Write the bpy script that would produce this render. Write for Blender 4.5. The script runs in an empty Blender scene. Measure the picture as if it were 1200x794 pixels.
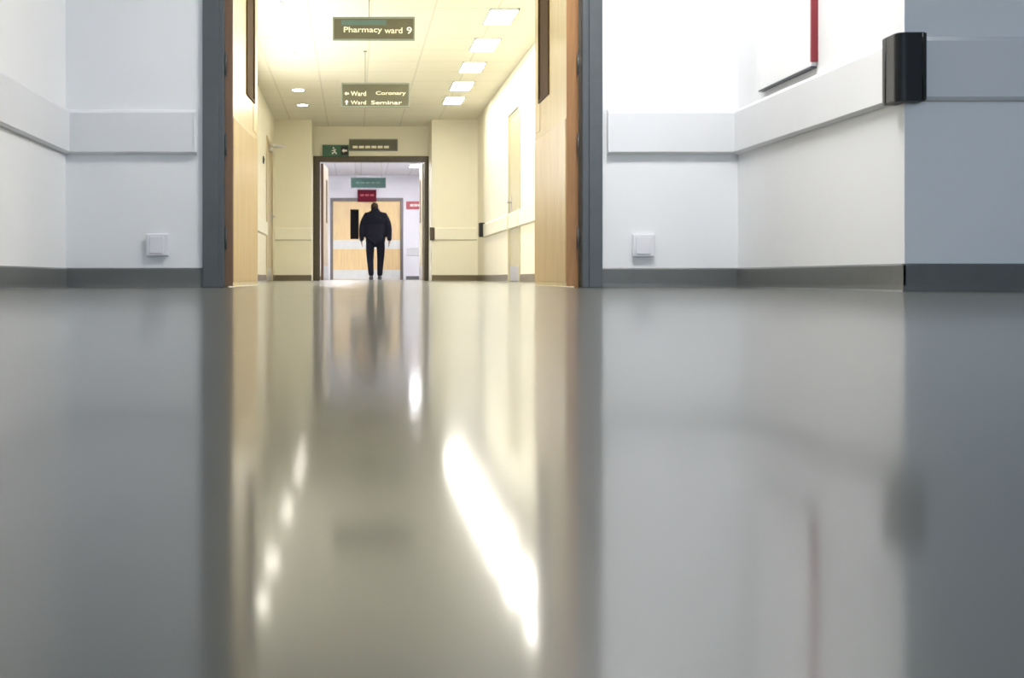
import bpy, bmesh, math
from mathutils import Vector, Matrix

C = bpy.context.scene.collection
F = 1200.0          # focal length in pixels of the 1200 wide frame
VX, VY = 415.0, 325.5   # vanishing point
H = 0.045           # camera height
CEIL = 2.6

# ------------------------------------------------------------------ materials
def new_mat(name):
    m = bpy.data.materials.new(name); m.use_nodes = True
    nt = m.node_tree
    return m, nt, nt.nodes['Principled BSDF']

def mat(name, col, rough=0.5, metal=0.0, var=0.04, scale=6.0, bump=0.0, bscale=60.0, spec=0.5, stretch=None, coat=0.0):
    m, nt, p = new_mat(name)
    tc = nt.nodes.new('ShaderNodeTexCoord'); mp = nt.nodes.new('ShaderNodeMapping')
    nt.links.new(tc.outputs['Object'], mp.inputs['Vector'])
    if stretch: mp.inputs['Scale'].default_value = stretch
    n = nt.nodes.new('ShaderNodeTexNoise'); n.inputs['Scale'].default_value = scale; n.inputs['Detail'].default_value = 4
    nt.links.new(mp.outputs['Vector'], n.inputs['Vector'])
    r = nt.nodes.new('ShaderNodeValToRGB')
    r.color_ramp.elements[0].position = 0.3; r.color_ramp.elements[1].position = 0.7
    r.color_ramp.elements[0].color = tuple(c*(1-var) for c in col)+(1,)
    r.color_ramp.elements[1].color = tuple(min(1, c*(1+var)) for c in col)+(1,)
    nt.links.new(n.outputs['Fac'], r.inputs['Fac']); nt.links.new(r.outputs['Color'], p.inputs['Base Color'])
    p.inputs['Roughness'].default_value = rough; p.inputs['Metallic'].default_value = metal
    p.inputs['Specular IOR Level'].default_value = spec
    p.inputs['Coat Weight'].default_value = coat
    if bump:
        n2 = nt.nodes.new('ShaderNodeTexNoise'); n2.inputs['Scale'].default_value = bscale
        nt.links.new(tc.outputs['Object'], n2.inputs['Vector'])
        b = nt.nodes.new('ShaderNodeBump'); b.inputs['Strength'].default_value = bump; b.inputs['Distance'].default_value = 0.002
        nt.links.new(n2.outputs['Fac'], b.inputs['Height']); nt.links.new(b.outputs['Normal'], p.inputs['Normal'])
    return m

def emit(name, col, strength):
    m, nt, p = new_mat(name)
    p.inputs['Base Color'].default_value = (*col, 1)
    p.inputs['Emission Color'].default_value = (*col, 1)
    p.inputs['Emission Strength'].default_value = strength
    return m

def tile_mat(name, col, line):
    """ceiling tiles: 0.6 m grid with thin T-bar lines"""
    m, nt, p = new_mat(name)
    tc = nt.nodes.new('ShaderNodeTexCoord'); sp = nt.nodes.new('ShaderNodeSeparateXYZ')
    nt.links.new(tc.outputs['Object'], sp.inputs[0])
    outs = []
    for ax, off in (('X', 0.165), ('Y', 0.1)):
        a = nt.nodes.new('ShaderNodeMath'); a.operation = 'SUBTRACT'; a.inputs[1].default_value = off
        nt.links.new(sp.outputs[ax], a.inputs[0])
        pp = nt.nodes.new('ShaderNodeMath'); pp.operation = 'PINGPONG'; pp.inputs[1].default_value = 0.3
        nt.links.new(a.outputs[0], pp.inputs[0])
        l = nt.nodes.new('ShaderNodeMath'); l.operation = 'LESS_THAN'; l.inputs[1].default_value = 0.010
        nt.links.new(pp.outputs[0], l.inputs[0]); outs.append(l)
    mx = nt.nodes.new('ShaderNodeMath'); mx.operation = 'MAXIMUM'
    nt.links.new(outs[0].outputs[0], mx.inputs[0]); nt.links.new(outs[1].outputs[0], mx.inputs[1])
    mc = nt.nodes.new('ShaderNodeMix'); mc.data_type = 'RGBA'
    mc.inputs[6].default_value = (*col, 1); mc.inputs[7].default_value = (*line, 1)
    nt.links.new(mx.outputs[0], mc.inputs[0]); nt.links.new(mc.outputs[2], p.inputs['Base Color'])
    n = nt.nodes.new('ShaderNodeTexNoise'); n.inputs['Scale'].default_value = 90
    nt.links.new(tc.outputs['Object'], n.inputs['Vector'])
    b = nt.nodes.new('ShaderNodeBump'); b.inputs['Strength'].default_value = 0.15; b.inputs['Distance'].default_value = 0.002
    nt.links.new(n.outputs['Fac'], b.inputs['Height']); nt.links.new(b.outputs['Normal'], p.inputs['Normal'])
    p.inputs['Roughness'].default_value = 0.8
    return m

def wood_mat(name, c1, c2, rough=0.3):
    m, nt, p = new_mat(name)
    tc = nt.nodes.new('ShaderNodeTexCoord'); mp = nt.nodes.new('ShaderNodeMapping')
    mp.inputs['Scale'].default_value = (9, 9, 0.7)
    nt.links.new(tc.outputs['Object'], mp.inputs['Vector'])
    n = nt.nodes.new('ShaderNodeTexNoise'); n.inputs['Scale'].default_value = 3.0; n.inputs['Detail'].default_value = 6
    n.inputs['Distortion'].default_value = 0.6
    nt.links.new(mp.outputs['Vector'], n.inputs['Vector'])
    r = nt.nodes.new('ShaderNodeValToRGB')
    r.color_ramp.elements[0].position = 0.3; r.color_ramp.elements[1].position = 0.7
    r.color_ramp.elements[0].color = (*c1, 1); r.color_ramp.elements[1].color = (*c2, 1)
    nt.links.new(n.outputs['Fac'], r.inputs['Fac']); nt.links.new(r.outputs['Color'], p.inputs['Base Color'])
    p.inputs['Roughness'].default_value = rough
    return m

def floor_mat():
    m, nt, p = new_mat('polished_vinyl_floor')
    tc = nt.nodes.new('ShaderNodeTexCoord')
    n = nt.nodes.new('ShaderNodeTexNoise'); n.inputs['Scale'].default_value = 2.2; n.inputs['Detail'].default_value = 5
    nt.links.new(tc.outputs['Object'], n.inputs['Vector'])
    r = nt.nodes.new('ShaderNodeValToRGB')
    r.color_ramp.elements[0].position = 0.3; r.color_ramp.elements[1].position = 0.7
    r.color_ramp.elements[0].color = (*[c*0.93 for c in FLOOR_COL], 1); r.color_ramp.elements[1].color = (*[c*1.07 for c in FLOOR_COL], 1)
    nt.links.new(n.outputs['Fac'], r.inputs['Fac']); nt.links.new(r.outputs['Color'], p.inputs['Base Color'])
    p.inputs['Roughness'].default_value = FLOOR_ROUGH
    p.inputs['IOR'].default_value = FLOOR_IOR
    # hazy second gloss lobe of a worn wax film
    q = nt.nodes.new('ShaderNodeBsdfPrincipled'); nt.links.new(r.outputs['Color'], q.inputs['Base Color'])
    q.inputs['Roughness'].default_value = 0.30; q.inputs['IOR'].default_value = FLOOR_IOR
    ms = nt.nodes.new('ShaderNodeMixShader'); ms.inputs[0].default_value = 0.40
    nt.links.new(p.outputs[0], ms.inputs[1]); nt.links.new(q.outputs[0], ms.inputs[2])
    nt.links.new(ms.outputs[0], nt.nodes['Material Output'].inputs['Surface'])
    return m

FLOOR_COL = (0.098, 0.102, 0.085); FLOOR_ROUGH = 0.092; FLOOR_IOR = 1.6

M = {
 'white_wall': mat('white_wall_paint', (0.80, 0.805, 0.81), 0.55, var=0.012, scale=2, bump=0.05, bscale=150),
 'cream_wall': mat('cream_wall_paint', (0.80, 0.76, 0.61), 0.5, var=0.015, scale=2, bump=0.05, bscale=150),
 'far_wall': mat('far_lobby_wall_paint', (0.85, 0.84, 0.88), 0.5, var=0.015, scale=2),
 'rail_white': mat('white_vinyl_rail', (0.72, 0.725, 0.735), 0.35, var=0.01),
 'rail_cream': mat('cream_vinyl_rail', (0.80, 0.77, 0.63), 0.35, var=0.01),
 'grey': mat('grey_painted_frame', (0.082, 0.090, 0.095), 0.35, var=0.05, scale=20),
 'skirt': mat('grey_vinyl_skirting', (0.125, 0.13, 0.125), 0.28, var=0.05, scale=12),
 'brown_skirt': mat('brown_skirting', (0.13, 0.10, 0.05), 0.35),
 'black': mat('black_rubber', (0.005, 0.006, 0.007), 0.42, var=0.1, scale=30, spec=0.35),
 'dark_pane': mat('dark_unlit_glass', (0.006, 0.006, 0.007), 0.6, spec=0.05),
 'brown': mat('dark_brown_paint', (0.060, 0.042, 0.018), 0.4, var=0.15, scale=20),
 'bead': mat('brown_hardwood_bead', (0.08, 0.04, 0.009), 0.6, var=0.2, scale=25, spec=0.05),
 'glass_dark': mat('dark_vision_glass', (0.085, 0.042, 0.009), 0.6, var=0.1, spec=0.05),
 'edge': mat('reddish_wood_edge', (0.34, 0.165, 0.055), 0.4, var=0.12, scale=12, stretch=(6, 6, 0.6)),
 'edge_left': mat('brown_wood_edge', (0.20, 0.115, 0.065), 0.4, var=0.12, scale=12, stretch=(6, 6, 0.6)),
 'wood': wood_mat('light_ash_veneer', (0.74, 0.56, 0.28), (0.82, 0.66, 0.36), 0.25),
 'wood_kick': wood_mat('worn_wood_lower_panel', (0.55, 0.36, 0.13), (0.64, 0.46, 0.19), 0.3),
 'steel': mat('brushed_steel', (0.55, 0.55, 0.54), 0.3, metal=1.0, var=0.08, scale=30, stretch=(1, 1, 20)),
 'plastic': mat('white_plastic', (0.74, 0.73, 0.76), 0.25, var=0.01),
 'board': mat('gloss_white_board', (0.90, 0.90, 0.90), 0.2, var=0.005),
 'red': mat('dark_red_trim', (0.27, 0.024, 0.036), 0.35, var=0.1),
 'red_sign': mat('red_sign_face', (0.14, 0.014, 0.028), 0.8, var=0.1, spec=0.05),
 'pale_red': mat('faded_red_sign_face', (0.42, 0.06, 0.07), 0.4, var=0.1),
 'pale': mat('pale_lettering', (0.85, 0.80, 0.62), 0.5, var=0.01),
 'white_letter': mat('white_lettering', (0.9, 0.88, 0.82), 0.5, var=0.01),
 'sign_olive': mat('grey_green_sign_face', (0.10, 0.095, 0.055), 0.35, var=0.08),
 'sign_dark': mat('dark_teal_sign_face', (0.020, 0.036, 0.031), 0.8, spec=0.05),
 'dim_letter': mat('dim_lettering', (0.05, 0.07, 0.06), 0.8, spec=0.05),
 'sign_teal': mat('teal_sign_stripe', (0.09, 0.15, 0.13), 0.35, var=0.08),
 'sign_frame': mat('sign_frame_grey', (0.22, 0.25, 0.20), 0.4, var=0.05),
 'green': mat('emergency_green', (0.03, 0.11, 0.055), 0.4, var=0.08),
 'beige_door': mat('beige_door_paint', (0.46, 0.42, 0.27), 0.4, var=0.04),
 'pink_door': mat('brownish_door_paint', (0.52, 0.42, 0.27), 0.4, var=0.04),
 'lobby_wood': wood_mat('orange_yellow_veneer', (0.78, 0.52, 0.28), (0.85, 0.66, 0.30), 0.35),
 'lobby_frame': mat('mauve_grey_frame', (0.16, 0.14, 0.14), 0.4),
 'plate': mat('pale_push_plate', (0.74, 0.74, 0.70), 0.35, metal=0.0, var=0.04),
 'tile': tile_mat('ceiling_tiles_corridor', (0.84, 0.81, 0.68), (0.72, 0.69, 0.57)),
 'tile_far': tile_mat('ceiling_tiles_lobby', (0.80, 0.78, 0.82), (0.6, 0.6, 0.6)),
 'wire': mat('thin_steel_wire', (0.30, 0.28, 0.20), 0.4, var=0.02),
 'coat': mat('black_wool_coat', (0.004, 0.004, 0.007), 0.9, var=0.3, scale=30, bump=0.3, spec=0.1),
 'trouser': mat('dark_trouser_cloth', (0.004, 0.004, 0.007), 0.9, var=0.3, scale=30, spec=0.1),
 'shoe': mat('black_shoe_leather', (0.01, 0.01, 0.01), 0.35),
 'skin': mat('skin', (0.27, 0.155, 0.10), 0.55, var=0.08, scale=30),
 'hair': mat('short_brown_hair', (0.028, 0.018, 0.010), 0.9, var=0.4, scale=90, spec=0.1),
 'eye': mat('eye_white', (0.7, 0.7, 0.68), 0.2),
 'floor': floor_mat(),
 'lamp_right': emit('lit_ceiling_panel', (1.0, 0.96, 0.86), 38),
 'lamp_left': emit('lit_downlight_lens', (1.0, 0.94, 0.82), 30),
 'lamp_front': emit('lit_front_panel', (1.0, 0.99, 0.975), 37),
 'lamp_lobby_added': emit('added_lobby_panel', (0.97, 0.96, 1.0), 110),  # for the unseen panels added to brighten the lobby
 'lamp_lobby': emit('lit_lobby_panel', (0.97, 0.96, 1.0), 60),
}

_m, _nt, _p = new_mat('clear_glass')
_p.inputs['Transmission Weight'].default_value = 1.0; _p.inputs['Roughness'].default_value = 0.0; _p.inputs['IOR'].default_value = 1.45
_p.inputs['Base Color'].default_value = (0.95, 0.98, 0.97, 1)
M['clear_glass'] = _m

# ------------------------------------------------------------------ mesh helpers
def bm_box(bm, x0, x1, y0, y1, z0, z1, bev=0.0, seg=2):
    r = bmesh.ops.create_cube(bm, size=1.0)
    vs = r['verts']
    for v in vs:
        v.co = Vector(((x0+x1)/2+v.co.x*(x1-x0), (y0+y1)/2+v.co.y*(y1-y0), (z0+z1)/2+v.co.z*(z1-z0)))
    if bev:
        es = list({e for v in vs for e in v.link_edges})
        bmesh.ops.bevel(bm, geom=es, offset=bev, segments=seg, affect='EDGES', profile=0.5)
    return bm

def bm_cyl(bm, a, b, r, r2=None, n=24):
    a, b = Vector(a), Vector(b); d = b-a
    q = d.to_track_quat('Z', 'Y').to_matrix().to_4x4()
    bmesh.ops.create_cone(bm, cap_ends=True, segments=n, radius1=r, radius2=r if r2 is None else r2, depth=d.length,
                          matrix=Matrix.Translation((a+b)/2) @ q)
    return bm

def bm_extrude(bm, prof, p0, p1, up=Vector((0, 0, 1)), out=None):
    """profile points (o, z): o along out, z along up; swept from p0 to p1"""
    p0, p1 = Vector(p0), Vector(p1)
    A = [bm.verts.new(p0+out*o+up*z) for o, z in prof]
    B = [bm.verts.new(p1+out*o+up*z) for o, z in prof]
    n = len(prof)
    for i in range(n):
        j = (i+1) % n
        bm.faces.new((A[i], A[j], B[j], B[i]))
    bm.faces.new(A[::-1]); bm.faces.new(B)
    bmesh.ops.recalc_face_normals(bm, faces=bm.faces[:])
    return bm

def obj(name, bm, m, parent=None, smooth=False, loc=None, rotz=0):
    me = bpy.data.meshes.new(name); bmesh.ops.recalc_face_normals(bm, faces=bm.faces[:]); bm.to_mesh(me); bm.free()
    o = bpy.data.objects.new(name, me); C.objects.link(o)
    me.materials.append(m if not isinstance(m, str) else M[m])
    if smooth:
        for p in me.polygons: p.use_smooth = True
    if parent: o.parent = parent
    if loc is not None: o.location = loc
    if rotz: o.rotation_euler = (0, 0, rotz)
    return o

def box(name, dims, m, parent=None, bev=0.0, **k):
    bm = bmesh.new(); bm_box(bm, *dims, bev=bev)
    return obj(name, bm, m, parent, **k)

def boxes(name, lst, m, parent=None, bev=0.0, **k):
    bm = bmesh.new()
    for d in lst: bm_box(bm, *d, bev=bev)
    return obj(name, bm, m, parent, **k)

def tag(o, label=None, cat=None, group=None, kind=None):
    if label: o['label'] = label
    if cat: o['category'] = cat
    if group: o['group'] = group
    if kind: o['kind'] = kind
    return o

def struct(o, label=None): return tag(o, label=label, kind='structure')

def empty(name, loc=(0, 0, 0), rotz=0, parent=None):
    o = bpy.data.objects.new(name, None); C.objects.link(o)
    o.location = loc; o.rotation_euler = (0, 0, rotz); o.empty_display_size = 0.1
    if parent: o.parent = parent
    return o

def text(name, body, m, loc, width, height, parent, ext=0.0008):
    """lettering facing the camera (towards -Y), centred on loc, fitted to width x height; real mesh"""
    cu = bpy.data.curves.new(name, 'FONT'); cu.body = body; cu.extrude = 0.5*ext; cu.align_x = 'LEFT'
    cu.offset = 0.012
    t = bpy.data.objects.new(name, cu); C.objects.link(t)
    bpy.context.view_layer.update()
    dg = bpy.context.evaluated_depsgraph_get()
    me = bpy.data.meshes.new_from_object(t.evaluated_get(dg))
    bpy.data.objects.remove(t)
    xs = [v.co.x for v in me.vertices]; ys = [v.co.y for v in me.vertices]
    sx = width/(max(xs)-min(xs)); sy = height/(max(ys)-min(ys)) if height else sx
    cx, cy = (max(xs)+min(xs))/2, (max(ys)+min(ys))/2
    for v in me.vertices:
        v.co = Vector(((v.co.x-cx)*sx+loc[0], loc[1]-v.co.z, (v.co.y-cy)*sy+loc[2]))
    me.materials.clear(); me.materials.append(M[m])
    o = bpy.data.objects.new(name, me); C.objects.link(o); o.parent = parent
    return o

# ------------------------------------------------------------------ places
YF = 4.80          # front wall face
WT = 0.14
XL, XR = -1.352, 1.80            # side walls of the near bay
YN = F/(645/XR)                  # near facing wall on the right
CL, CR = -1.28, 1.96             # corridor side walls
YP = F/72.6                      # pilaster faces
YD = F/69.5                      # wall that holds the second door
YE = F/47.0                      # end wall with the third door
YR = 15.45                       # where the right wall steps back
O1 = (-0.612, 1.072)             # first door opening

# ------------------------------------------------------------------ the setting
struct(box('floor', (-1.6, 4.2, -3.1, 26.0, -0.1, 0.0), 'floor'))
struct(box('ceiling', (-1.6, 4.2, -3.1, YF+WT, CEIL, CEIL+0.1), 'tile_far'))
struct(box('ceiling_corridor', (-1.6, 2.3, YF+WT, YD+0.12, CEIL, CEIL+0.1), 'tile'))
struct(box('ceiling_lobby', (-1.6, 2.3, YD+0.12, 26.0, CEIL, CEIL+0.1), 'tile_far'))

struct(boxes('wall_front', [(XL-0.14, O1[0], YF, YF+WT, 0, CEIL), (O1[1], 2.2, YF, YF+WT, 0, CEIL), (O1[0], O1[1], YF, YF+WT, 2.10, CEIL)], 'white_wall'))
struct(box('wall_left', (XL-0.14, XL, -3.0, YF, 0, CEIL), 'white_wall'))
struct(boxes('wall_right', [(XR, XR+0.14, YN+0.14, YF, 0, CEIL), (XR, 4.0, YN, YN+0.14, 0, CEIL)], 'white_wall', bev=0.0))
struct(box('wall_side', (4.0, 4.14, -3.0, YN+0.14, 0, CEIL), 'white_wall'))
# wall behind the camera with a wide unseen window, added to bring in cool daylight
wx0, wx1, wz0, wz1 = -1.0, 3.6, 0.75, 2.35
struct(boxes('wall_back', [(XL-0.14, wx0, -3.1, -3.0, 0, CEIL), (wx1, 4.14, -3.1, -3.0, 0, CEIL), (wx0, wx1, -3.1, -3.0, 0, wz0), (wx0, wx1, -3.1, -3.0, wz1, CEIL)], 'white_wall'))
struct(boxes('added_window_1', [(wx0, wx1, -3.08, -3.02, wz0, wz0+0.05), (wx0, wx1, -3.08, -3.02, wz1-0.05, wz1)] + [(x-0.025, x+0.025, -3.08, -3.02, wz0, wz1) for x in (wx0+0.025, 0.53, 2.07, wx1-0.025)], 'plastic'))
box('pane', (wx0+0.02, wx1-0.02, -3.053, -3.047, wz0+0.02, wz1-0.02), 'clear_glass', bpy.data.objects['added_window_1'])

# corridor walls
w2y, w2z = (6.6, 12.8), (0.9, 2.05)     # unseen left wall window behind the open leaf, added to light the corridor
d2y = (12.12, 12.92)     # side door in the right wall
d3y = (14.95, 15.95)     # side door in the left wall
struct(boxes('wall_corridor_right', [(CR, CR+0.2, YF+WT, d2y[0], 0, CEIL), (CR, CR+0.2, d2y[1], YR, 0, CEIL), (CR, CR+0.2, d2y[0], d2y[1], 2.08, CEIL),
        (CR+0.035, CR+0.2, YR, YP+0.05, 0, CEIL)], 'cream_wall'))
struct(boxes('wall_corridor_left', [(CL-0.2, CL, YF+WT, w2y[0], 0, CEIL), (CL-0.2, CL, w2y[1], d3y[0], 0, CEIL), (CL-0.2, CL, w2y[0], w2y[1], 0, w2z[0]), (CL-0.2, CL, w2y[0], w2y[1], w2z[1], CEIL), (CL-0.2, CL, d3y[1], YP, 0, CEIL), (CL-0.2, CL, d3y[0], d3y[1], 2.06, CEIL)], 'cream_wall'))
n2 = 5
st2 = (w2y[1]-w2y[0])/n2
wn2 = struct(boxes('added_window_2', [(CL-0.16, CL-0.08, w2y[0], w2y[1], w2z[0], w2z[0]+0.05), (CL-0.16, CL-0.08, w2y[0], w2y[1], w2z[1]-0.05, w2z[1])] +
    [(CL-0.16, CL-0.08, max(w2y[0], w2y[0]+i*st2-0.025), min(w2y[1], w2y[0]+i*st2+0.025), w2z[0]+0.05, w2z[1]-0.05) for i in range(n2+1)], 'plastic'))
box('pane', (CL-0.125, CL-0.119, w2y[0]+0.02, w2y[1]-0.02, w2z[0]+0.02, w2z[1]-0.02), 'clear_glass', wn2)
PX0, PX1 = (365-VX)/72.6, (506-VX)/72.6
struct(boxes('wall_corridor_end', [(CL-0.2, PX0, YP, YD+0.12, 0, CEIL), (PX1, CR+0.2, YP, YD+0.12, 0, CEIL), (PX0, PX1, YD, YD+0.12, 2.085, CEIL)], 'cream_wall'))
# recessed panel seams on the pilasters: shallow corner beads
struct(boxes('trim_1', [((548-VX)/72.6, (548-VX)/72.6+0.012, YP-0.008, YP, 0.1, CEIL)], 'rail_cream'))

# lobby beyond the second door
L3 = ((387-VX)/47.0, (472.5-VX)/47.0)
struct(box('wall_lobby_left', (CL-0.14, CL, YD+0.12, YE, 0, CEIL), 'far_wall'))
struct(box('wall_lobby_right', (2.04, 2.2, YD+0.12, YE, 0, CEIL), 'far_wall'))
struct(boxes('wall_lobby_end', [(CL-0.14, L3[0], YE, YE+0.14, 0, CEIL), (L3[1], 2.2, YE, YE+0.14, 0, CEIL), (L3[0], L3[1], YE, YE+0.14, 2.04, CEIL)], 'far_wall'))

# baseboards: coved vinyl strip
SK = [(0, 0), (0.011, 0), (0.009, 0.006), (0.008, 0.02), (0.008, 0.086), (0.004, 0.092), (0, 0.092)]
def skirt(name, segs, m='skirt'):
    bm = bmesh.new()
    for p0, p1, out in segs: bm_extrude(bm, SK, p0, p1, out=Vector(out))
    return struct(obj(name, bm, m))
skirt('baseboard_front', [((XL, YF, 0), (-0.708, YF, 0), (0, -1, 0)), ((1.16, YF, 0), (XR, YF, 0), (0, -1, 0))])
skirt('baseboard_left', [((XL, -3, 0), (XL, YF-0.008, 0), (1, 0, 0))])
skirt('baseboard_right', [((XR, YN-0.008, 0), (XR, YF-0.008, 0), (-1, 0, 0)), ((XR-0.008, YN, 0), (4.0, YN, 0), (0, -1, 0))])
skirt('baseboard_corridor_right', [((CR, YF+WT, 0), (CR, d2y[0]-0.06, 0), (-1, 0, 0)), ((CR, d2y[1]+0.06, 0), (CR, YR, 0), (-1, 0, 0)), ((CR+0.035, YR, 0), (CR+0.035, YP-0.008, 0), (-1, 0, 0))], 'brown_skirt')
skirt('baseboard_corridor_left', [((CL, YF+WT, 0), (CL, d3y[0]-0.06, 0), (1, 0, 0)), ((CL, d3y[1]+0.06, 0), (CL, YP-0.008, 0), (1, 0, 0))], 'brown_skirt')
skirt('baseboard_corridor_end', [((CL, YP, 0), (PX0, YP, 0), (0, -1, 0)), ((PX1, YP, 0), (CR+0.035, YP, 0), (0, -1, 0))], 'brown_skirt')
skirt('baseboard_lobby_end', [((CL, YE, 0), (L3[0]-0.06, YE, 0), (0, -1, 0)), ((L3[1]+0.07, YE, 0), (2.04, YE, 0), (0, -1, 0))])

# ------------------------------------------------------------------ wall bumper rails
def rail_prof(z0, z1, t):
    return [(0, z0), (t*0.55, z0), (t, z0+0.010), (t, z1-0.016), (t*0.8, z1-0.004), (t*0.5, z1), (0, z1)]
def rail(label, p0, p1, out, z0=0.623, z1=0.830, t=0.028, m='rail_white', caps=(), name='bumper_rail', group=None):
    bm = bmesh.new(); bm_extrude(bm, rail_prof(z0, z1, t), p0, p1, out=Vector(out))
    o = obj(name, bm, m)
    tag(o, label, 'bumper rail', group)
    for pos, d in caps:     # end cap: slightly proud moulding at the end of the rail
        bm = bmesh.new(); q = Vector(pos); d = Vector(d)
        bm_extrude(bm, rail_prof(z0-0.002, z1+0.002, t+0.003), q, q+d*0.014, out=Vector(out))
        obj('end_cap', bm, m, o)
    return o
XLb, XRb = XL+0.026, XR-0.028
rail('pale grey bumper rail on the shaded front wall, above the left socket', (XLb, YF, 0), (-0.748, YF, 0), (0, -1, 0), caps=[((-0.748, YF, 0), (1, 0, 0))])
rail('white bumper rail across the bright wall right of the doorway, above the right socket', (1.198, YF, 0), (XRb, YF, 0), (0, -1, 0), caps=[((1.184, YF, 0), (1, 0, 0))])
rail('pale bumper rail running along the left side wall to the corner', (XL, -2.9, 0), (XL, YF, 0), (1, 0, 0), t=0.026)
rail('white bumper rail on the right side wall, sloping up below the white panel', (XR, YN+0.052, 0), (XR, YF, 0), (-1, 0, 0))
rail('grey bumper rail on the shaded near wall, right of the black corner guard', (XR+0.046, YN, 0), (3.98, YN, 0), (0, -1, 0))
KC = dict(z0=0.655, z1=0.855, t=0.028, m='rail_cream')
rail('cream bumper rail on the corridor right wall between the open door and the side door', (CR, YF+WT, 0), (CR, d2y[0]-0.07, 0), (-1, 0, 0), **KC)
rail('cream bumper rail beyond the right side door, ending in a black cap', (CR, d2y[1]+0.07, 0), (CR, YR-0.11, 0), (-1, 0, 0), **KC)
rail('cream bumper rail on the corridor left wall in front of the left side door', (CL, YF+WT, 0), (CL, d3y[0]-0.07, 0), (1, 0, 0), **KC)
rail('cream bumper rail on the pilaster left of the far dark doorway', (CL, YP, 0), (PX0-0.0, YP, 0), (0, -1, 0), **KC)
rail('cream bumper rail on the pilaster right of the far dark doorway', (PX1+0.03, YP, 0), (CR+0.007, YP, 0), (0, -1, 0), **KC)
rail('grey bumper rail on the lobby end wall right of the closed wooden doors', (L3[1]+0.08, YE, 0), (2.02, YE, 0), (0, -1, 0), z0=0.60, z1=0.80, t=0.028)

# black rubber guard that wraps the near corner
def corner_guard(loc):
    g = empty('corner_guard', loc)
    tag(g, 'black rubber corner guard at the rail corner of the right wall', 'corner guard')
    z0, z1 = 0.616, 0.838
    # outline in plan: outer rounded L, local origin = wall corner, +x right wall face, +y into the picture along the side wall
    t = 0.047; Lx, Ly = 0.046, 0.050; r = 0.028
    out = [(Lx, -t), ]
    n = 10
    cx, cy = -t+r, -t+r
    for i in range(n+1):
        a = -math.pi/2 - i/n*math.pi/2
        out.append((cx+r*math.cos(a), cy+r*math.sin(a)))
    out += [(-t, Ly)]
    inn = [(0, Ly), (0, 0), (Lx, 0)]
    pts = out+inn
    bm = bmesh.new()
    lo = [bm.verts.new((x, y, z0)) for x, y in pts]; hi = [bm.verts.new((x, y, z1)) for x, y in pts]
    k = len(pts)
    for i in range(k): bm.faces.new((lo[i], lo[(i+1) % k], hi[(i+1) % k], hi[i]))
    bm.faces.new(lo); bm.faces.new(hi)
    bmesh.ops.recalc_face_normals(bm, faces=bm.faces[:])
    es = [e for e in bm.edges if abs(e.verts[0].co.z-e.verts[1].co.z) < 1e-6]
    bmesh.ops.bevel(bm, geom=es, offset=0.003, segments=2, affect='EDGES')
    obj('guard_body', bm, 'black', g)
    for (x, y) in ((-t, 0.030), (0.034, -t)):
        bm = bmesh.new(); bm_cyl(bm, (x, y, z0+0.004), (x, y, z1-0.004), 0.0025, n=12)
        obj('rib', bm, 'black', g, smooth=True)
    return g
corner_guard((XR, YN, 0))

# small black end cap on the corridor rail
g = empty('rail_end_guard', (CR, YR-0.10, 0)); tag(g, 'small black rail end guard on the corridor right wall beyond the side door', 'corner guard')
box('guard_body', (-0.085, 0.0, 0, 0.10, 0.66, 0.875), 'black', g, bev=0.012)
box('guard_flange', (-0.05, 0.0, -0.012, 0.0, 0.668, 0.867), 'black', g, bev=0.003)
g = empty('rail_end_guard', (PX1, YP, 0)); tag(g, 'tiny dark rail end guard beside the far dark doorway, right side', 'corner guard')
box('guard_body', (-0.035, 0.03, -0.05, 0.0, 0.65, 0.86), 'brown', g, bev=0.01)
box('guard_flange', (0.03, 0.045, -0.038, 0.0, 0.655, 0.855), 'brown', g, bev=0.003)

# ------------------------------------------------------------------ sockets
def socket(x, z, label):
    s = empty('wall_socket', (x, YF, z)); tag(s, label, 'socket')
    box('back_box', (-0.048, 0.048, -0.012, 0, -0.048, 0.048), 'plastic', s, bev=0.003)
    box('face_plate', (-0.052, 0.052, -0.022, -0.012, -0.052, 0.052), 'plastic', s, bev=0.004)
    box('inner_plate', (-0.036, 0.030, -0.0255, -0.022, -0.040, 0.040), 'plastic', s, bev=0.0015)
    return s
socket((185.5-VX)/250, 0.199, 'square pale wall socket low on the shaded wall left of the doorway')
socket((753-VX)/250, 0.196, 'square white wall socket low on the bright wall right of the doorway')

# ------------------------------------------------------------------ white panel on the right wall
yb0, yb1 = F/(542/XR), F/(480/XR)
nb = empty('notice_board', (XR, yb0, 0.862)); tag(nb, 'white wall panel with a dark red near edge, above the right rail', 'notice board')
L = yb1-yb0
box('panel', (-0.020, 0, 0.0, L-0.06, 0.008, 1.0), 'board', nb, bev=0.002)
box('side_frame', (-0.026, 0, L-0.06, L, 0.004, 1.0), 'board', nb, bev=0.003)
box('red_edge_strip', (-0.026, 0, -0.014, 0.0, 0.022, 1.0), 'red', nb, bev=0.002)
box('bottom_shadow_strip', (-0.024, 0, 0.0, L, 0.0, 0.006), 'grey', nb)  # dark strip standing in for the shadow under the board

# ------------------------------------------------------------------ first door
def hinge_bm():
    bm = bmesh.new(); bm_cyl(bm, (0, 0, 0), (0, 0, 0.10), 0.0045, n=16)
    bm_cyl(bm, (0, 0, -0.006), (0, 0, 0), 0.003, 0.0045, n=16); bm_cyl(bm, (0, 0, 0.10), (0, 0, 0.106), 0.0045, 0.003, n=16)
    return bm

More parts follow.
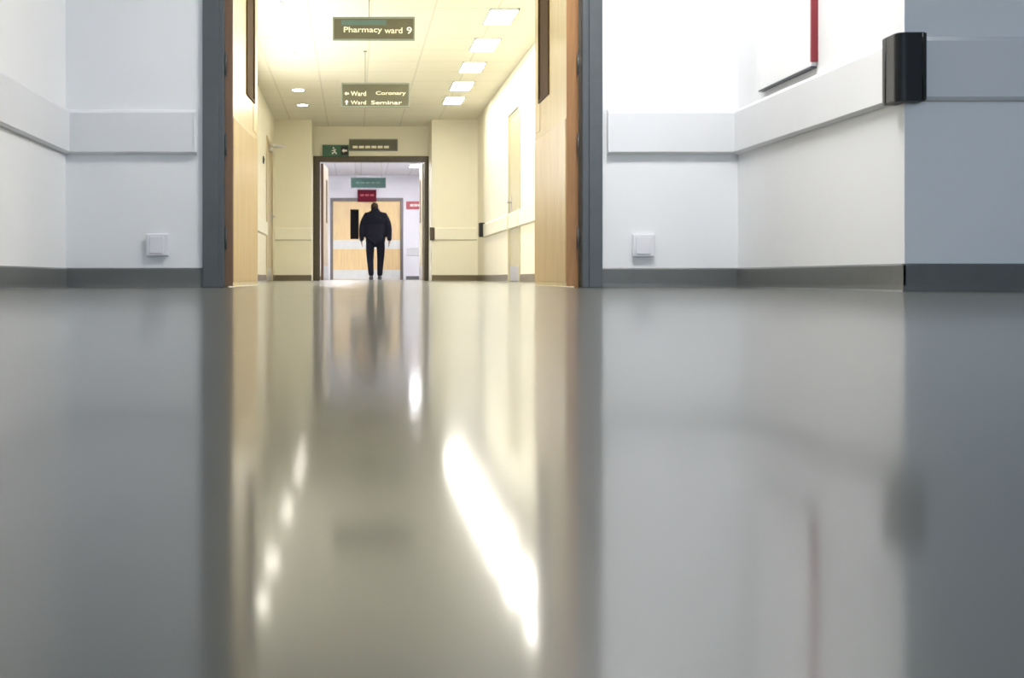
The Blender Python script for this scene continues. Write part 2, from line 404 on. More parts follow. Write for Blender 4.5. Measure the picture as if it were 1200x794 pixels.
door1 = struct(empty('door_1', (0.23, YF, 0)), 'wide open double doors in a grey frame, nearest the camera')
def rel(p, d):  # world box -> local to p (no rotation)
    x, y, z = p.location
    return (d[0]-x, d[1]-x, d[2]-y, d[3]-y, d[4]-z, d[5]-z)
# architraves (moulded: flat + inner step), jamb lining, head
for (x0, x1, xi0, xi1, nm) in ((-0.708, -0.632, -0.640, O1[0]+0.001, 'architrave'), (1.098, 1.16, O1[1]-0.004, 1.104, 'architrave')):
    boxes(nm, [rel(door1, (x0, x1, YF-0.020, YF, 0, 2.18)), rel(door1, (xi0, xi1, YF-0.012, YF, 0, 2.10))], 'grey', door1, bev=0.002)
box('architrave', rel(door1, (-0.708, 1.16, YF-0.0195, YF-0.001, 2.105, 2.185)), 'grey', door1, bev=0.002)
boxes('jamb', [rel(door1, (O1[0]-0.0, O1[0]+0.003, YF+0.001, YF+WT+0.02, 0, 2.1))], 'grey', door1)
boxes('jamb', [rel(door1, (O1[1]-0.006, O1[1], YF+0.001, YF+WT+0.02, 0, 2.1))], 'grey', door1)
box('head_jamb', rel(door1, (O1[0], O1[1], YF+0.001, YF+WT+0.02, 2.075, 2.1)), 'grey', door1)

def leaf(parent, loc, rot, side, width, edge, height=2.06, t=0.046, vis=True):
    """a leaf standing open into the corridor; local y runs along the leaf away from the camera,
       side=+1: visible face looks to +x (left leaf), -1: visible face looks to -x"""
    px, py, pz = parent.location
    lf = empty('door_leaf', (loc[0]-px, loc[1]-py, 0.006), rot, parent)
    f = 1 if side > 0 else -1           # body lies on the other side of the face plane x=0
    def bx(y0, y1, z0, z1): return (min(0, -f*t), max(0, -f*t), y0, y1, z0, z1)
    vy0, vy1, vz0, vz1 = width*0.53, width*0.83, 1.00, 1.86
    boxes('leaf_panel', [bx(0.008, vy0, 0, height), bx(vy1, width, 0, height), bx(vy0, vy1, 0, vz0), bx(vy0, vy1, vz1, height)], 'wood', lf)
    box('lipping', (min(0, -f*t), max(0, -f*t), 0, 0.008, 0, height), edge, lf)
    box('vision_pane', (-f*0.003-0.003, -f*0.003+0.003, vy0, vy1, vz0, vz1), 'glass_dark', lf)
    b = 0.018
    def fx(a, c): return (min(f*a, f*c), max(f*a, f*c))
    fr = []
    for (y0, y1, z0, z1) in ((vy0-b, vy0, vz0-b, vz1+b), (vy1, vy1+b, vz0-b, vz1+b), (vy0, vy1, vz0-b, vz0), (vy0, vy1, vz1, vz1+b)):
        fr.append((*fx(0, 0.006), y0, y1, z0, z1))
    boxes('glazing_bead', fr, 'bead', lf, bev=0.001)
    # lower protective sheet with its bevelled top edge
    box('kick_plate', (*fx(0.0, 0.003), 0.012, width-0.006, 0.02, 0.795), 'wood_kick', lf, bev=0.001)
    box('push_plate', (*fx(0.0, 0.002), width-0.16, width-0.05, 0.83, 0.975), 'wood', lf, bev=0.0005)
    return lf
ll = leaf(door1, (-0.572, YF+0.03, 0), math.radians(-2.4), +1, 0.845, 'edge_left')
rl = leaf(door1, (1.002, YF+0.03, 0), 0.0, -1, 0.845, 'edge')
for z in (0.18, 0.62, 1.0, 1.85):
    for x in (-0.6045, 1.0545):
        obj('hinge', hinge_bm(), 'grey', door1, smooth=True, loc=(x-door1.location.x+(0.0), YF+0.02-door1.location.y, z))
# the wood stop on the right between leaf edge and frame
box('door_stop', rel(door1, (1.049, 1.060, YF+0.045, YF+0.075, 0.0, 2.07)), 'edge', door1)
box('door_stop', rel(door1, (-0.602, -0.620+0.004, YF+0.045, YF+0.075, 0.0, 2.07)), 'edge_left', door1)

# ------------------------------------------------------------------ second door
k2 = 69.5
door2 = struct(empty('door_2', (0.3, YD, 0)), 'open double doors in a dark frame at the corridor end, behind the hanging signs')
xa, xb, xc, xd = (366-VX)/k2, (375-VX)/k2, (497-VX)/k2, (507-VX)/k2
xa, xd = max(xa, PX0), min(xd, PX1)
box('door_frame', rel(door2, (xa, xb, YD-0.05, YD+0.11, 0, 2.09)), 'brown', door2, bev=0.004)
box('door_frame', rel(door2, (xc, xd, YD-0.05, YD+0.11, 0, 2.09)), 'brown', door2, bev=0.004)
box('head_frame', rel(door2, (xa, xd, YD-0.052, YD+0.11, 2.0, 2.092)), 'brown', door2, bev=0.004)
def leaf2(loc, rot, side, width, face, edge):
    px, py, pz = door2.location
    lf = empty('door_leaf', (loc[0]-px, loc[1]-py, 0.006), rot, door2)
    f = side; t = 0.044
    fx = lambda a, c: (min(f*a, f*c), max(f*a, f*c))
    box('leaf_panel', (*fx(-t, 0), 0.01, width, 0, 1.98), face, lf)
    box('lipping', (*fx(-t, 0), 0, 0.01, 0, 1.98), edge, lf)
    box('vision_pane', (*fx(0, 0.003), width*0.55, width*0.8, 1.0, 1.75), 'glass_dark', lf)
    box('kick_plate', (*fx(0, 0.003), 0.02, width-0.02, 0.02, 0.25), 'steel', lf)
leaf2((xb+0.055, YD+0.11, 0), math.radians(-4.0), 1, 0.84, 'pink_door', 'edge_left')
leaf2((xc-0.022, YD+0.11, 0), 0, -1, 0.84, 'beige_door', 'beige_door')

# ------------------------------------------------------------------ third door (closed)
k3 = 47.0
door3 = struct(empty('door_3', (0.3, YE, 0)), 'closed orange wooden double doors at the very end, behind the person')
x0, x1 = L3
boxes('door_frame', [rel(door3, (x0, x0+0.07, YE-0.03, YE+0.1, 0, 2.035)), rel(door3, (x1-0.07, x1, YE-0.03, YE+0.1, 0, 2.035)), rel(door3, (x0+0.0705, x1-0.0705, YE-0.03, YE+0.1, 1.955, 2.035))], 'lobby_frame', door3, bev=0.004)
mid = (x0+x1)/2
for (a, b, vx0) in ((x0+0.07, mid-0.002, (411-VX)/k3), (mid+0.002, x1-0.07, mid+0.12)):
    lf = empty('door_leaf', (a-0.3, 0.03, 0.005), 0, door3)
    w = b-a; v0 = vx0-a; v1 = v0+0.19
    boxes('leaf_panel', [(0, v0, 0, 0.044, 0, 1.95), (v1, w, 0, 0.044, 0, 1.95), (v0, v1, 0, 0.044, 0, 1.02), (v0, v1, 0, 0.044, 1.74, 1.95)], 'lobby_wood', lf)
    box('vision_pane', (v0, v1, 0.010, 0.016, 1.02, 1.74), 'dark_pane', lf)
    boxes('glazing_bead', [(v0-0.012, v0, -0.006, 0, 1.008, 1.752), (v1, v1+0.012, -0.006, 0, 1.008, 1.752), (v0, v1, -0.006, 0, 1.008, 1.02), (v0, v1, -0.006, 0, 1.74, 1.752)], 'bead', lf)
    box('push_plate', (0.004, w-0.004, -0.003, 0, 0.76, 0.99), 'plate', lf, bev=0.001)
    box('kick_plate', (0.004, w-0.004, -0.003, 0, 0.01, 0.24), 'plate', lf, bev=0.001)
    bm = bmesh.new(); hx = w-0.06 if a < mid-0.3 else 0.06
    bm_cyl(bm, (hx, -0.04, 0.99), (hx, -0.04, 1.25), 0.009, n=12); bm_cyl(bm, (hx, -0.04, 1.01), (hx, 0, 1.01), 0.007, n=12); bm_cyl(bm, (hx, -0.04, 1.23), (hx, 0, 1.23), 0.007, n=12)
    obj('pull_handle', bm, 'steel', lf, smooth=True)

# ------------------------------------------------------------------ side doors of the corridor
def side_door(name, xw, ys, out, m, label, top, rail_on):
    d = struct(empty(name, (xw, ys[0], 0)), label)
    L = ys[1]-ys[0]; o = out
    fx = lambda a, c: (min(o*a, o*c), max(o*a, o*c))
    box('leaf_panel', (*fx(-0.05, -0.006), 0.035, L-0.035, 0.005, top-0.035), m, d)
    boxes('door_frame', [(*fx(-0.10, 0.0), 0.0, 0.035, 0, top), (*fx(-0.10, 0.0), L-0.035, L, 0, top), (*fx(-0.10, 0.0), 0.0355, L-0.0355, top-0.035, top)], m, d, bev=0.002)
    boxes('architrave', [(*fx(0.0, 0.014), -0.06, 0.0, 0, top+0.06), (*fx(0.0, 0.014), L, L+0.06, 0, top+0.06), (*fx(0.0, 0.014), 0.0, L, top, top+0.06)], m, d, bev=0.003)
    box('kick_plate', (*fx(-0.006, 0.0), 0.04, L-0.04, 0.01, 0.19), 'steel', d, bev=0.001)
    hy = L-0.12
    hp = box('handle_plate', (*fx(-0.006, 0.004), hy-0.035, hy+0.035, 0.88, 1.06), 'steel', d, bev=0.002)
    bm = bmesh.new(); bm_cyl(bm, (o*0.0, hy, 0.99), (o*0.055, hy, 0.99), 0.010, n=16); bm_cyl(bm, (o*0.052, hy+0.008, 0.99), (o*0.052, hy-0.11, 0.985), 0.009, n=16)
    obj('lever', bm, 'steel', hp, smooth=True)
    if rail_on:
        bm = bmesh.new(); bm_extrude(bm, rail_prof(0.655, 0.855, 0.028), (-o*0.006, 0.04, 0), (-o*0.006, L-0.04, 0), out=Vector((o, 0, 0)))
        obj('bumper_strip', bm, 'rail_cream', d)
    return d
sd = side_door('door_4', CR, d2y, -1, 'beige_door', 'beige side door in the bright right corridor wall', 2.08, True)
sd2 = side_door('door_5', CL, d3y, 1, 'pink_door', 'brownish side door at the far end of the left corridor wall', 2.06, False)
cl = box('closer_body', (0.0, 0.05, 0.45, 0.72, 1.955, 2.015), 'steel', sd2, bev=0.006)
bm = bmesh.new(); bm_cyl(bm, (0.03, 0.62, 2.022), (0.25, 0.50, 2.022), 0.010, n=12); bm_cyl(bm, (0.25, 0.50, 2.022), (0.02, 0.30, 2.03), 0.008, n=12)
obj('closer_arm', bm, 'plastic', cl, smooth=True)
# small dark sign/handle dots on left wall
w = empty('wall_switch', (CL, F/83.5, 1.70)); tag(w, 'small dark wall fitting beside the left side door', 'switch')
box('switch_plate', (0, 0.016, -0.04, 0.04, -0.05, 0.05), 'brown', w, bev=0.003)
box('switch_button', (0.016, 0.022, -0.02, 0.02, -0.025, 0.025), 'grey', w, bev=0.002)

# ------------------------------------------------------------------ signs
def arrow_bm(cx, y, cz, s, direction='left'):
    bm = bmesh.new()
    pts = [(-1, 0), (-0.1, 0.85), (-0.1, 0.32), (1, 0.32), (1, -0.32), (-0.1, -0.32), (-0.1, -0.85)]
    if direction == 'right': pts = [(-a, b) for a, b in pts]
    if direction == 'up': pts = [(b, -a) for a, b in pts]
    a = [bm.verts.new((cx+px*s, y, cz+pz*s)) for px, pz in pts]; b = [bm.verts.new((cx+px*s, y-0.001, cz+pz*s)) for px, pz in pts]
    n = len(pts)
    for i in range(n): bm.faces.new((a[i], a[(i+1) % n], b[(i+1) % n], b[i]))
    bm.faces.new(a); bm.faces.new(b)
    return bm

def sign_box(name, x0p, x1p, y0p, y1p, k, label, hang=True, face='sign_olive', frame='sign_frame', wire_px=None, cat='sign', dy=0.0):
    Y = F/k+dy
    w = (x1p-x0p)/k; h = (y1p-y0p)/k
    cx = ((x0p+x1p)/2-VX)/k; cz = H+(VY-(y0p+y1p)/2)/k
    s = empty(name, (cx, Y, cz)); tag(s, label, cat)
    box('sign_face', (-w/2+0.012, w/2-0.012, -0.012, 0.012, -h/2+0.010, h/2-0.010), face, s)
    boxes('sign_frame', [(-w/2, w/2, -0.016, 0.016, h/2-0.018, h/2), (-w/2, w/2, -0.016, 0.016, -h/2, -h/2+0.012), (-w/2, -w/2+0.012, -0.016, 0.016, -h/2+0.012, h/2-0.018), (w/2-0.012, w/2, -0.016, 0.016, -h/2+0.012, h/2-0.018)], frame, s, bev=0.002)
    if hang:
        for px in wire_px:
            wx = (px-VX)/k-cx
            bm = bmesh.new(); bm_cyl(bm, (wx, 0, h/2), (wx, 0, CEIL-cz-0.01), 0.004, n=10); bm_cyl(bm, (wx, 0, CEIL-cz-0.010), (wx, 0, CEIL-cz), 0.02, n=16)
            obj('hanging_rod', bm, 'wire', s, smooth=True)
    return s, w, h, (cx, Y, cz)

def P(k, c, px, py): return ((px-VX)/k-c[0], H+(VY-py)/k-c[2])

k = 128
s, w, h, c = sign_box('hanging_sign', 390, 486, 20, 47.5, k, 'nearest hanging sign, top of frame, one line of pale lettering on grey green', wire_px=(432.5,))
a = P(k, c, 432, 27.5); box('stripe', (a[0]-0.25, a[0]+0.16, -0.0135, -0.012, a[1]-0.018, a[1]+0.030), 'sign_teal', s)
x, z = P(k, c, 426, 36); text('lettering', 'Pharmacy', 'pale', (x-0.005, -0.0122, z), 45/k, 8.5/k, s)
x, z = P(k, c, 461, 36); text('lettering', 'ward', 'pale', (x, -0.0122, z), 21/k, 7/k, s)
x, z = P(k, c, 479.5, 36); text('lettering', '9', 'white_letter', (x, -0.0122, z), 6/k, 8/k, s)
k = 104
s, w, h, c = sign_box('hanging_sign', 400, 480, 97, 125.5, k, 'second hanging sign from the camera, two lines of pale lettering with arrows', wire_px=(428.0,))
for (py, ar) in ((109.8, 'left'), (120, 'up')):
    x, z = P(k, c, 406.3, py)
    obj('arrow', arrow_bm(x, -0.0121, z, 2.7/k, ar), 'white_letter', s)
x, z = P(k, c, 420, 109.8); text('lettering', 'Ward', 'pale', (x, -0.0122, z), 18/k, 5.5/k, s)
x, z = P(k, c, 458, 109.8); text('lettering', 'Coronary', 'pale', (x, -0.0122, z), 35/k, 5.5/k, s)
x, z = P(k, c, 420, 120.3); text('lettering', 'Ward', 'pale', (x, -0.0122, z), 18/k, 4.5/k, s)
x, z = P(k, c, 453, 120.3); text('lettering', 'Seminar', 'pale', (x, -0.0122, z), 36/k, 4.5/k, s)
k = k2
s, w, h, c = sign_box('overhead_sign', 409, 466, 163, 177, k, 'long grey green sign on the wall above the dark doorway', hang=False, dy=-0.017)
x, z = P(k, c, 437, 172.4)
boxes('pale_line', [(x-0.34+i*0.105, x-0.34+i*0.105+0.085, -0.0135, -0.012, z-0.022, z+0.020) for i in range(6)], 'pale', s)
s, w, h, c = sign_box('exit_sign', 378, 408.5, 170.5, 183.8, k, 'small green emergency exit sign at the upper left of the dark doorway', hang=False, face='green', frame='green', dy=-0.07, cat='exit sign')
# running figure and arrow
bm = bmesh.new(); y = -0.0125
def seg(a, b, r): bm_cyl(bm, (a[0], y, a[1]), (b[0], y, b[1]), r, n=8)
ox = -0.03
seg((ox+0.0, 0.015), (ox+0.02, -0.02), 0.013); seg((ox+0.02, -0.02), (ox+0.05, -0.055), 0.009); seg((ox+0.015, -0.02), (ox-0.03, -0.05), 0.009)
seg((ox, 0.012), (ox+0.04, 0.02), 0.007); seg((ox, 0.012), (ox-0.035, -0.005), 0.007)
bmesh.ops.create_uvsphere(bm, u_segments=12, v_segments=8, radius=0.014, matrix=Matrix.Translation((ox-0.004, y, 0.045)))
obj('running_figure', bm, 'white_letter', s)
box('dark_field', (0.09, 0.212, -0.0135, -0.012, -0.075, 0.075), 'black', s)
obj('arrow', arrow_bm(0.150, -0.0136, 0.0, 0.045, 'left'), 'white_letter', s)
k = 54
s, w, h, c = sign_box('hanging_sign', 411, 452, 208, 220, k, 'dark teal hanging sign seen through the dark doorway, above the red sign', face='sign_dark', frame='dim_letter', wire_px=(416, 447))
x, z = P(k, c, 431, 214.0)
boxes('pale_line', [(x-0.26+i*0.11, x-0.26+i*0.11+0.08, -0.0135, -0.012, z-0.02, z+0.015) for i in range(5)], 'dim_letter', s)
k = k3
s, w, h, c = sign_box('door_sign', 419, 441, 222.5, 236.5, k, 'dark red sign above the closed wooden doors, over the person', hang=False, face='red_sign', frame='red_sign', dy=-0.05)
x, z = P(k, c, 430, 229)
boxes('pale_line', [(x-0.17+i*0.125, x-0.17+i*0.125+0.095, -0.0135, -0.012, z-0.02, z+0.03) for i in range(3)], 'pale_red', s)
s, w, h, c = sign_box('wall_sign', 476, 497.5, 236, 245, k, 'small red and white sign on the wall right of the wooden doors', hang=False, face='pale_red', frame='pale_red', dy=-0.017)
x, z = P(k, c, 487, 240.5)
boxes('pale_line', [(x-0.14+i*0.10, x-0.14+i*0.10+0.09, -0.0135, -0.012, z-0.03, z+0.03) for i in range(3)], 'white_letter', s)

# ------------------------------------------------------------------ ceiling lights
def panel_light(x, y, label, lamp, group, w=0.28, l=0.58):
    t = empty('ceiling_light', (x, y, CEIL)); tag(t, label, 'ceiling light', group)
    box('diffuser', (-w/2+0.012, w/2-0.012, -l/2+0.012, l/2-0.012, -0.010, -0.003), lamp, t)
    boxes('trim_frame', [(-w/2, w/2, -l/2, -l/2+0.012, -0.014, 0), (-w/2, w/2, l/2-0.012, l/2, -0.014, 0), (-w/2, -w/2+0.012, -l/2, l/2, -0.014, 0), (w/2-0.012, w/2, -l/2, l/2, -0.014, 0)], 'plastic', t)
    return t
def downlight(x, y, label, group):
    t = empty('downlight', (x, y, CEIL)); tag(t, label, 'ceiling light', group)
    bm = bmesh.new(); bm_cyl(bm, (0, 0, -0.008), (0, 0, -0.003), 0.078, n=40); obj('lens', bm, 'lamp_left', t)
    bm = bmesh.new(); n = 40; rings = []
    for r, z in ((0.080, -0.002), (0.080, -0.012), (0.094, -0.010), (0.100, -0.0005)):
        rings.append([bm.verts.new((r*math.cos(i*2*math.pi/n), r*math.sin(i*2*math.pi/n), z)) for i in range(n)])
    for q in range(3):
        for i in range(n): bm.faces.new((rings[q][i], rings[q][(i+1) % n], rings[q+1][(i+1) % n], rings[q+1][i]))
    obj('trim_ring', bm, 'plastic', t, smooth=True)
    return t
ordn = ['nearest', 'second nearest', 'third nearest', 'fourth nearest', 'fifth nearest', 'sixth nearest']
gr = 'bright ceiling panels along the right of the corridor'
vis = 0
for y in (6.4, 7.6, 8.8, 10.0, 11.2, 12.4, 13.6, 14.7):
    if y < 9.3: lab = 'glowing ceiling panel above the top of the view, seen only mirrored in the floor'
    else:
        lab = 'glowing ceiling panel in the right corridor row, %s of those in view' % ordn[vis]; vis += 1
    panel_light(1.43, y, lab, 'lamp_right', gr)
gr = 'round downlights along the left of the corridor'
vis = 0
for y in (7.1, 8.3, 9.5, 11.6, 13.9, 15.1):
    if y < 9.3: lab = 'round downlight above the top of the view, seen only mirrored in the floor'
    else:
        lab = 'round downlight on the left of the corridor ceiling, %s in view' % ordn[vis]; vis += 1
    downlight(-0.76, y, lab, gr)
for i, y in enumerate((18.6, 20.9, 23.3)):
    panel_light(1.42, y, 'bright ceiling panel beyond the dark doorway, ' + ('at its upper right corner' if i == 2 else 'hidden by the lintel, %s' % ('near' if i == 0 else 'middle')), 'lamp_lobby', 'lobby ceiling panels', 0.3, 0.6)
for i, y in enumerate((19.3, 21.0)):  # extra panels behind the lintel, added to light the lobby
    panel_light(-0.3, y, 'added unseen ceiling panel on the left beyond the dark doorway, hidden by the lintel, %s' % ('near' if i == 0 else 'far'), 'lamp_lobby_added', 'lobby ceiling panels', 0.6, 0.6)
panel_light(0.95, 3.62, 'long ceiling panel over the right of the near bay, above the view', 'lamp_front', None, 1.2, 0.42)

# ------------------------------------------------------------------ the person
def skin_mesh(verts, edges, voxel, extra=None, sub=2):
    """grow a surface on a skeleton: verts {name: ((x,y,z), (rx,ry))}; returns a mesh"""
    names = list(verts); idx = {n: i for i, n in enumerate(names)}
    me = bpy.data.meshes.new('skeleton')
    me.from_pydata([verts[n][0] for n in names], [(idx[a], idx[b]) for a, b in edges], [])
    o = bpy.data.objects.new('skeleton', me); C.objects.link(o)
    o.modifiers.new('s', 'SKIN')
    for i, n in enumerate(names):
        r = verts[n][1]; me.skin_vertices[0].data[i].radius = r if isinstance(r, tuple) else (r, r)
        me.skin_vertices[0].data[i].use_root = (i == 0)
    ss = o.modifiers.new('u', 'SUBSURF'); ss.levels = ss.render_levels = sub
    bpy.context.view_layer.update()
    me2 = bpy.data.meshes.new_from_object(o.evaluated_get(bpy.context.evaluated_depsgraph_get()))
    bpy.data.objects.remove(o)
    bm = bmesh.new(); bm.from_mesh(me2)
    if extra: extra(bm)
    m3 = bpy.data.meshes.new('joined'); bm.to_mesh(m3); bm.free()
    o = bpy.data.objects.new('joined', m3); C.objects.link(o)
    rm = o.modifiers.new('r', 'REMESH'); rm.mode = 'VOXEL'; rm.voxel_size = voxel; rm.use_smooth_shade = True
    sm = o.modifiers.new('m', 'SMOOTH'); sm.factor = 0.5; sm.iterations = 3
    bpy.context.view_layer.update()
    me4 = bpy.data.meshes.new_from_object(o.evaluated_get(bpy.context.evaluated_depsgraph_get()))
    bpy.data.objects.remove(o)
    for p in me4.polygons: p.use_smooth = True
    return me4

def ell(bm, c, r, seg=20):
    bmesh.ops.create_uvsphere(bm, u_segments=seg, v_segments=seg//2+2, radius=1.0,
        matrix=Matrix.Translation(c) @ Matrix.Diagonal((r[0], r[1], r[2], 1)))

def add_mesh(name, me, m, parent):
    me.materials.clear(); me.materials.append(M[m])
    o = bpy.data.objects.new(name, me); C.objects.link(o); o.parent = parent
    return o

def make_person():
    K = 51.0
    root = empty('person', ((440-VX)/K, F/K, 0.0))
    tag(root, 'person in a black coat and dark trousers walking away towards the far doors', 'person')
    V = {}; E = []
    V['pelvis'] = ((0, 0, 0.96), (0.14, 0.10)); V['waist'] = ((0, 0.0, 1.12), (0.135, 0.095)); V['chest'] = ((0, 0.01, 1.34), (0.16, 0.11))
    V['upper'] = ((0, 0.02, 1.46), (0.12, 0.085)); V['neck'] = ((-0.01, 0.045, 1.55), 0.055); V['skull'] = ((-0.02, 0.075, 1.63), 0.06)
    E += [('pelvis', 'waist'), ('waist', 'chest'), ('chest', 'upper'), ('upper', 'neck'), ('neck', 'skull')]
    for s, n in ((-1, 'l'), (1, 'r')):
        st = 0.10*s      # right foot forward, left back
        V['hip'+n] = ((0.10*s, 0, 0.90), 0.088); V['knee'+n] = ((0.112*s, 0.04+st*0.5, 0.50), 0.055); V['ankle'+n] = ((0.098*s, st, 0.10), 0.036)
        V['ball'+n] = ((0.102*s, st+0.13, 0.045), (0.04, 0.028)); V['toe'+n] = ((0.104*s, st+0.19, 0.038), (0.035, 0.022))
        E += [('pelvis', 'hip'+n), ('hip'+n, 'knee'+n), ('knee'+n, 'ankle'+n), ('ankle'+n, 'ball'+n), ('ball'+n, 'toe'+n)]
        V['sh'+n] = ((0.20*s, 0.01, 1.46), 0.058); V['elb'+n] = ((0.305*s, -0.03, 1.17), 0.042); V['wr'+n] = ((0.322*s, 0.03-0.04*s, 0.93), 0.027)
        E += [('upper', 'sh'+n), ('sh'+n, 'elb'+n), ('elb'+n, 'wr'+n)]
        wy = 0.03-0.04*s
        V['palm'+n] = ((0.320*s, wy+0.008, 0.865), (0.020, 0.036)); E.append(('wr'+n, 'palm'+n))
        for i, (oy, ln) in enumerate(((0.030, 0.072), (0.010, 0.080), (-0.010, 0.076), (-0.028, 0.060))):
            a, b, c_ = 'f%d%sa' % (i, n), 'f%d%sb' % (i, n), 'f%d%sc' % (i, n)
            V[a] = ((0.318*s, wy+0.008+oy, 0.835), 0.009); V[b] = ((0.313*s, wy+0.010+oy, 0.835-ln*0.5), 0.0085); V[c_] = ((0.300*s, wy+0.012+oy, 0.835-ln), 0.0075)
            E += [('palm'+n, a), (a, b), (b, c_)]
        V['t1'+n] = ((0.312*s, wy+0.048, 0.872), 0.011); V['t2'+n] = ((0.306*s, wy+0.064, 0.838), 0.0095); V['t3'+n] = ((0.300*s, wy+0.066, 0.812), 0.008)
        E += [('palm'+n, 't1'+n), ('t1'+n, 't2'+n), ('t2'+n, 't3'+n)]
    hc = Vector((-0.02, 0.085, 1.665))
    def head(bm):
        ell(bm, hc+Vector((0, -0.01, 0.02)), (0.076, 0.095, 0.090)); ell(bm, hc+Vector((0, 0.035, -0.045)), (0.055, 0.060, 0.065))
        ell(bm, hc+Vector((0, 0.098, -0.018)), (0.013, 0.022, 0.022), 12); ell(bm, hc+Vector((0, 0.090, 0.0)), (0.009, 0.012, 0.03), 12)
        ell(bm, hc+Vector((0, 0.085, 0.022)), (0.05, 0.014, 0.010), 12)
        ell(bm, hc+Vector((0, 0.087, -0.052)), (0.024, 0.010, 0.007), 12); ell(bm, hc+Vector((0, 0.085, -0.062)), (0.020, 0.010, 0.006), 12)
        ell(bm, hc+Vector((0, 0.075, -0.088)), (0.022, 0.02, 0.018), 12)
        for s in (-1, 1): ell(bm, hc+Vector((0.078*s, -0.005, 0.0)), (0.010, 0.020, 0.032), 12)
    add_mesh('body', skin_mesh(V, E, 0.0055, head), 'skin', root)
    for s in (-1, 1):
        bm = bmesh.new(); ell(bm, hc+Vector((0.030*s, 0.082, 0.006)), (0.012, 0.010, 0.008), 12); obj('eye', bm, 'eye', root, smooth=True)
    # hair: close cropped cap over the skull
    bm = bmesh.new(); ell(bm, hc+Vector((0, -0.016, 0.028)), (0.083, 0.100, 0.093), 28)
    dele = [v for v in bm.verts if (v.co.y > hc.y+0.045 and v.co.z < hc.z+0.06) or v.co.z < hc.z-0.045]
    bmesh.ops.delete(bm, geom=dele, context='VERTS'); hm = obj('hair', bm, 'hair', root, smooth=True)
    so = hm.modifiers.new('thick', 'SOLIDIFY'); so.thickness = 0.008
    # coat
    J = {'hem': ((0, -0.005, 0.90), (0.225, 0.15)), 'waist': ((0, 0, 1.10), (0.215, 0.145)), 'chest': ((0, 0.0, 1.32), (0.225, 0.15)), 'upper': ((0, 0.015, 1.46), (0.20, 0.115)), 'collar': ((-0.01, 0.03, 1.555), (0.105, 0.095))}
    JE = [('hem', 'waist'), ('waist', 'chest'), ('chest', 'upper'), ('upper', 'collar')]
    for s, n in ((-1, 'l'), (1, 'r')):
        J['sh'+n] = ((0.205*s, 0.01, 1.475), 0.088); J['mid'+n] = ((0.275*s, -0.01, 1.34), 0.083); J['elb'+n] = ((0.310*s, -0.03, 1.17), 0.076); J['wr'+n] = ((0.322*s, 0.03-0.04*s, 0.885), 0.056)
        JE += [('upper', 'sh'+n), ('sh'+n, 'mid'+n), ('mid'+n, 'elb'+n), ('elb'+n, 'wr'+n)]
    def coat_extra(bm):
        ell(bm, (0, 0, 1.12), (0.275, 0.155, 0.30), 24); ell(bm, (0, 0.0, 1.36), (0.27, 0.15, 0.20), 24)
        ell(bm, (-0.01, 0.01, 1.52), (0.17, 0.11, 0.085), 20)
        bmesh.ops.create_cone(bm, cap_ends=True, segments=32, radius1=1.0, radius2=1.0, depth=0.24,
            matrix=Matrix.Translation((0, -0.005, 0.99)) @ Matrix.Diagonal((0.225, 0.150, 1, 1)))
    jm = skin_mesh(J, JE, 0.011, coat_extra)
    for v in jm.vertices:          # clean straight hem
        if abs(v.co.x) < 0.262 and v.co.z < 0.885: v.co.z = 0.885-0.03*(0.885-v.co.z)
    add_mesh('coat', jm, 'coat', root)
    bm = bmesh.new()
    bmesh.ops.create_cone(bm, cap_ends=False, segments=28, radius1=0.094, radius2=0.084, depth=0.075, matrix=Matrix.Translation((-0.012, 0.04, 1.60)) @ Matrix.Rotation(math.radians(-14), 4, 'X'))
    cr = obj('collar', bm, 'coat', root, smooth=True); so = cr.modifiers.new('thick', 'SOLIDIFY'); so.thickness = 0.012
    # trousers
    T = {'waist': ((0, 0, 0.99), (0.165, 0.12))}; TE = []
    for s, n in ((-1, 'l'), (1, 'r')):
        st = 0.10*s
        T['hip'+n] = ((0.120*s, 0, 0.86), 0.118); T['th'+n] = ((0.125*s, 0.02+st*0.25, 0.68), 0.106); T['knee'+n] = ((0.122*s, 0.04+st*0.5, 0.50), 0.088)
        T['shin'+n] = ((0.110*s, 0.02+st*0.8, 0.28), 0.075); T['cuff'+n] = ((0.100*s, st, 0.075), 0.066)
        TE += [('waist', 'hip'+n), ('hip'+n, 'th'+n), ('th'+n, 'knee'+n), ('knee'+n, 'shin'+n), ('shin'+n, 'cuff'+n)]
    add_mesh('trousers', skin_mesh(T, TE, 0.010, lambda bm: ell(bm, (0, -0.005, 0.885), (0.222, 0.148, 0.135), 28)), 'trouser', root)
    for s in (-1, 1):
        st = 0.10*s
        def shoe(bm):
            ell(bm, (0.100*s, st-0.01, 0.055), (0.045, 0.060, 0.050)); ell(bm, (0.103*s, st+0.12, 0.040), (0.052, 0.105, 0.036))
            bm_box(bm, 0.062*s if s > 0 else -0.142, 0.142 if s > 0 else -0.062, st-0.065, st+0.20, 0.0, 0.020, bev=0.008)
        bm = bmesh.new(); shoe(bm)
        m3 = bpy.data.meshes.new('j'); bm.to_mesh(m3); bm.free()
        o = bpy.data.objects.new('j', m3); C.objects.link(o)
        rm = o.modifiers.new('r', 'REMESH'); rm.mode = 'VOXEL'; rm.voxel_size = 0.006
        bpy.context.view_layer.update()
        me = bpy.data.meshes.new_from_object(o.evaluated_get(bpy.context.evaluated_depsgraph_get())); bpy.data.objects.remove(o)
        for v in me.vertices: v.co.z = max(v.co.z, 0.001)
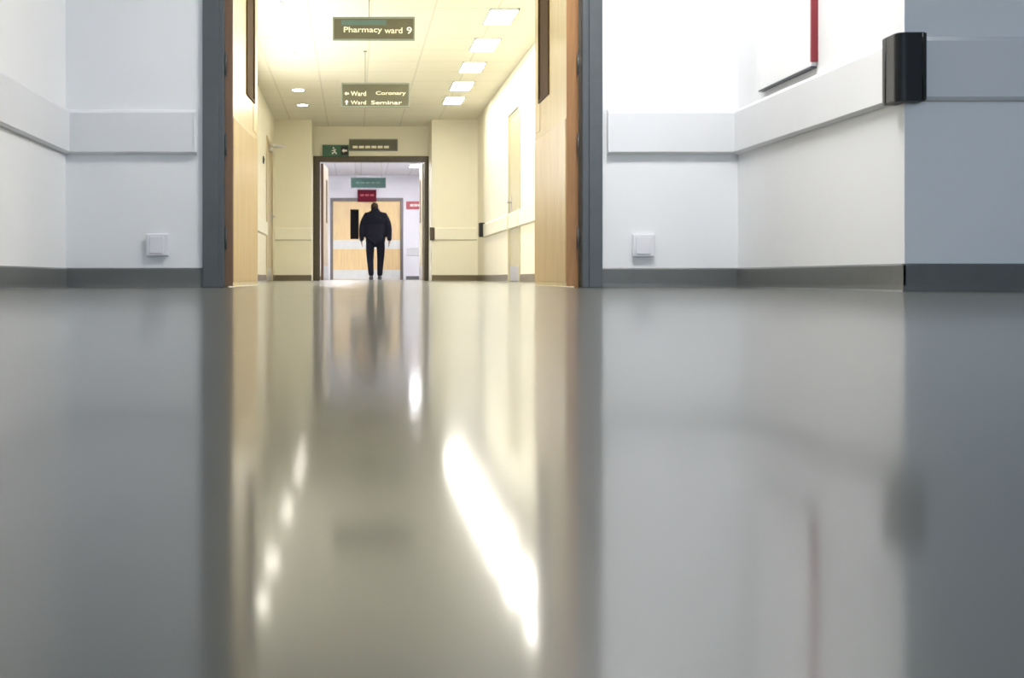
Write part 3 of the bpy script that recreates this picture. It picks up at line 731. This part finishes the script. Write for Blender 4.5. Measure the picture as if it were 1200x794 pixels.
        for p in me.polygons: p.use_smooth = True
        add_mesh('shoe', me, 'shoe', root)
    return root
make_person()

# ------------------------------------------------------------------ area lamps for daylight at the two added, unseen windows
ld = bpy.data.lights.new('added_window_light', 'AREA'); ld.shape = 'RECTANGLE'; ld.size = wx1-wx0-0.1; ld.size_y = wz1-wz0-0.1
ld.color = (0.68, 0.83, 1.0); ld.energy = 51
lo = bpy.data.objects.new('added_window_light', ld); C.objects.link(lo)
lo.location = ((wx0+wx1)/2, -2.99, (wz0+wz1)/2); lo.rotation_euler = (math.radians(90), 0, 0)   # emits towards +Y
ld = bpy.data.lights.new('added_corridor_light', 'AREA'); ld.shape = 'RECTANGLE'; ld.size = w2z[1]-w2z[0]-0.1; ld.size_y = w2y[1]-w2y[0]-0.1  # lamp at the added left wall window, brightens corridor wall and ceiling
ld.color = (1.0, 0.96, 0.86); ld.energy = 112
lo = bpy.data.objects.new('added_corridor_light', ld); C.objects.link(lo)
lo.location = (CL-0.03, sum(w2y)/2, sum(w2z)/2); lo.rotation_euler = (0, math.radians(-90), 0)   # emits towards +X
w = bpy.data.worlds.new('World'); bpy.context.scene.world = w; w.use_nodes = True
w.node_tree.nodes['Background'].inputs[0].default_value = (0.6, 0.75, 1.0, 1); w.node_tree.nodes['Background'].inputs[1].default_value = 0.6

# ------------------------------------------------------------------ camera
cam = bpy.data.cameras.new('Camera'); co = bpy.data.objects.new('Camera', cam); C.objects.link(co)
co.location = (0, 0, H); co.rotation_euler = (math.radians(90), 0, 0)
cam.sensor_fit = 'HORIZONTAL'; cam.sensor_width = 36; cam.lens = 36*F/1200
cam.shift_x = (600-VX)/1200; cam.shift_y = -(397-VY)/1200
cam.clip_start = 0.01; cam.clip_end = 100
cam.dof.use_dof = True; cam.dof.focus_distance = 7.0; cam.dof.aperture_fstop = 5.6
bpy.context.scene.camera = co
vs = bpy.context.scene.view_settings
vs.view_transform = 'Standard'; vs.look = 'None'; vs.exposure = 0.48; vs.gamma = 1.0; vs.use_curve_mapping = False
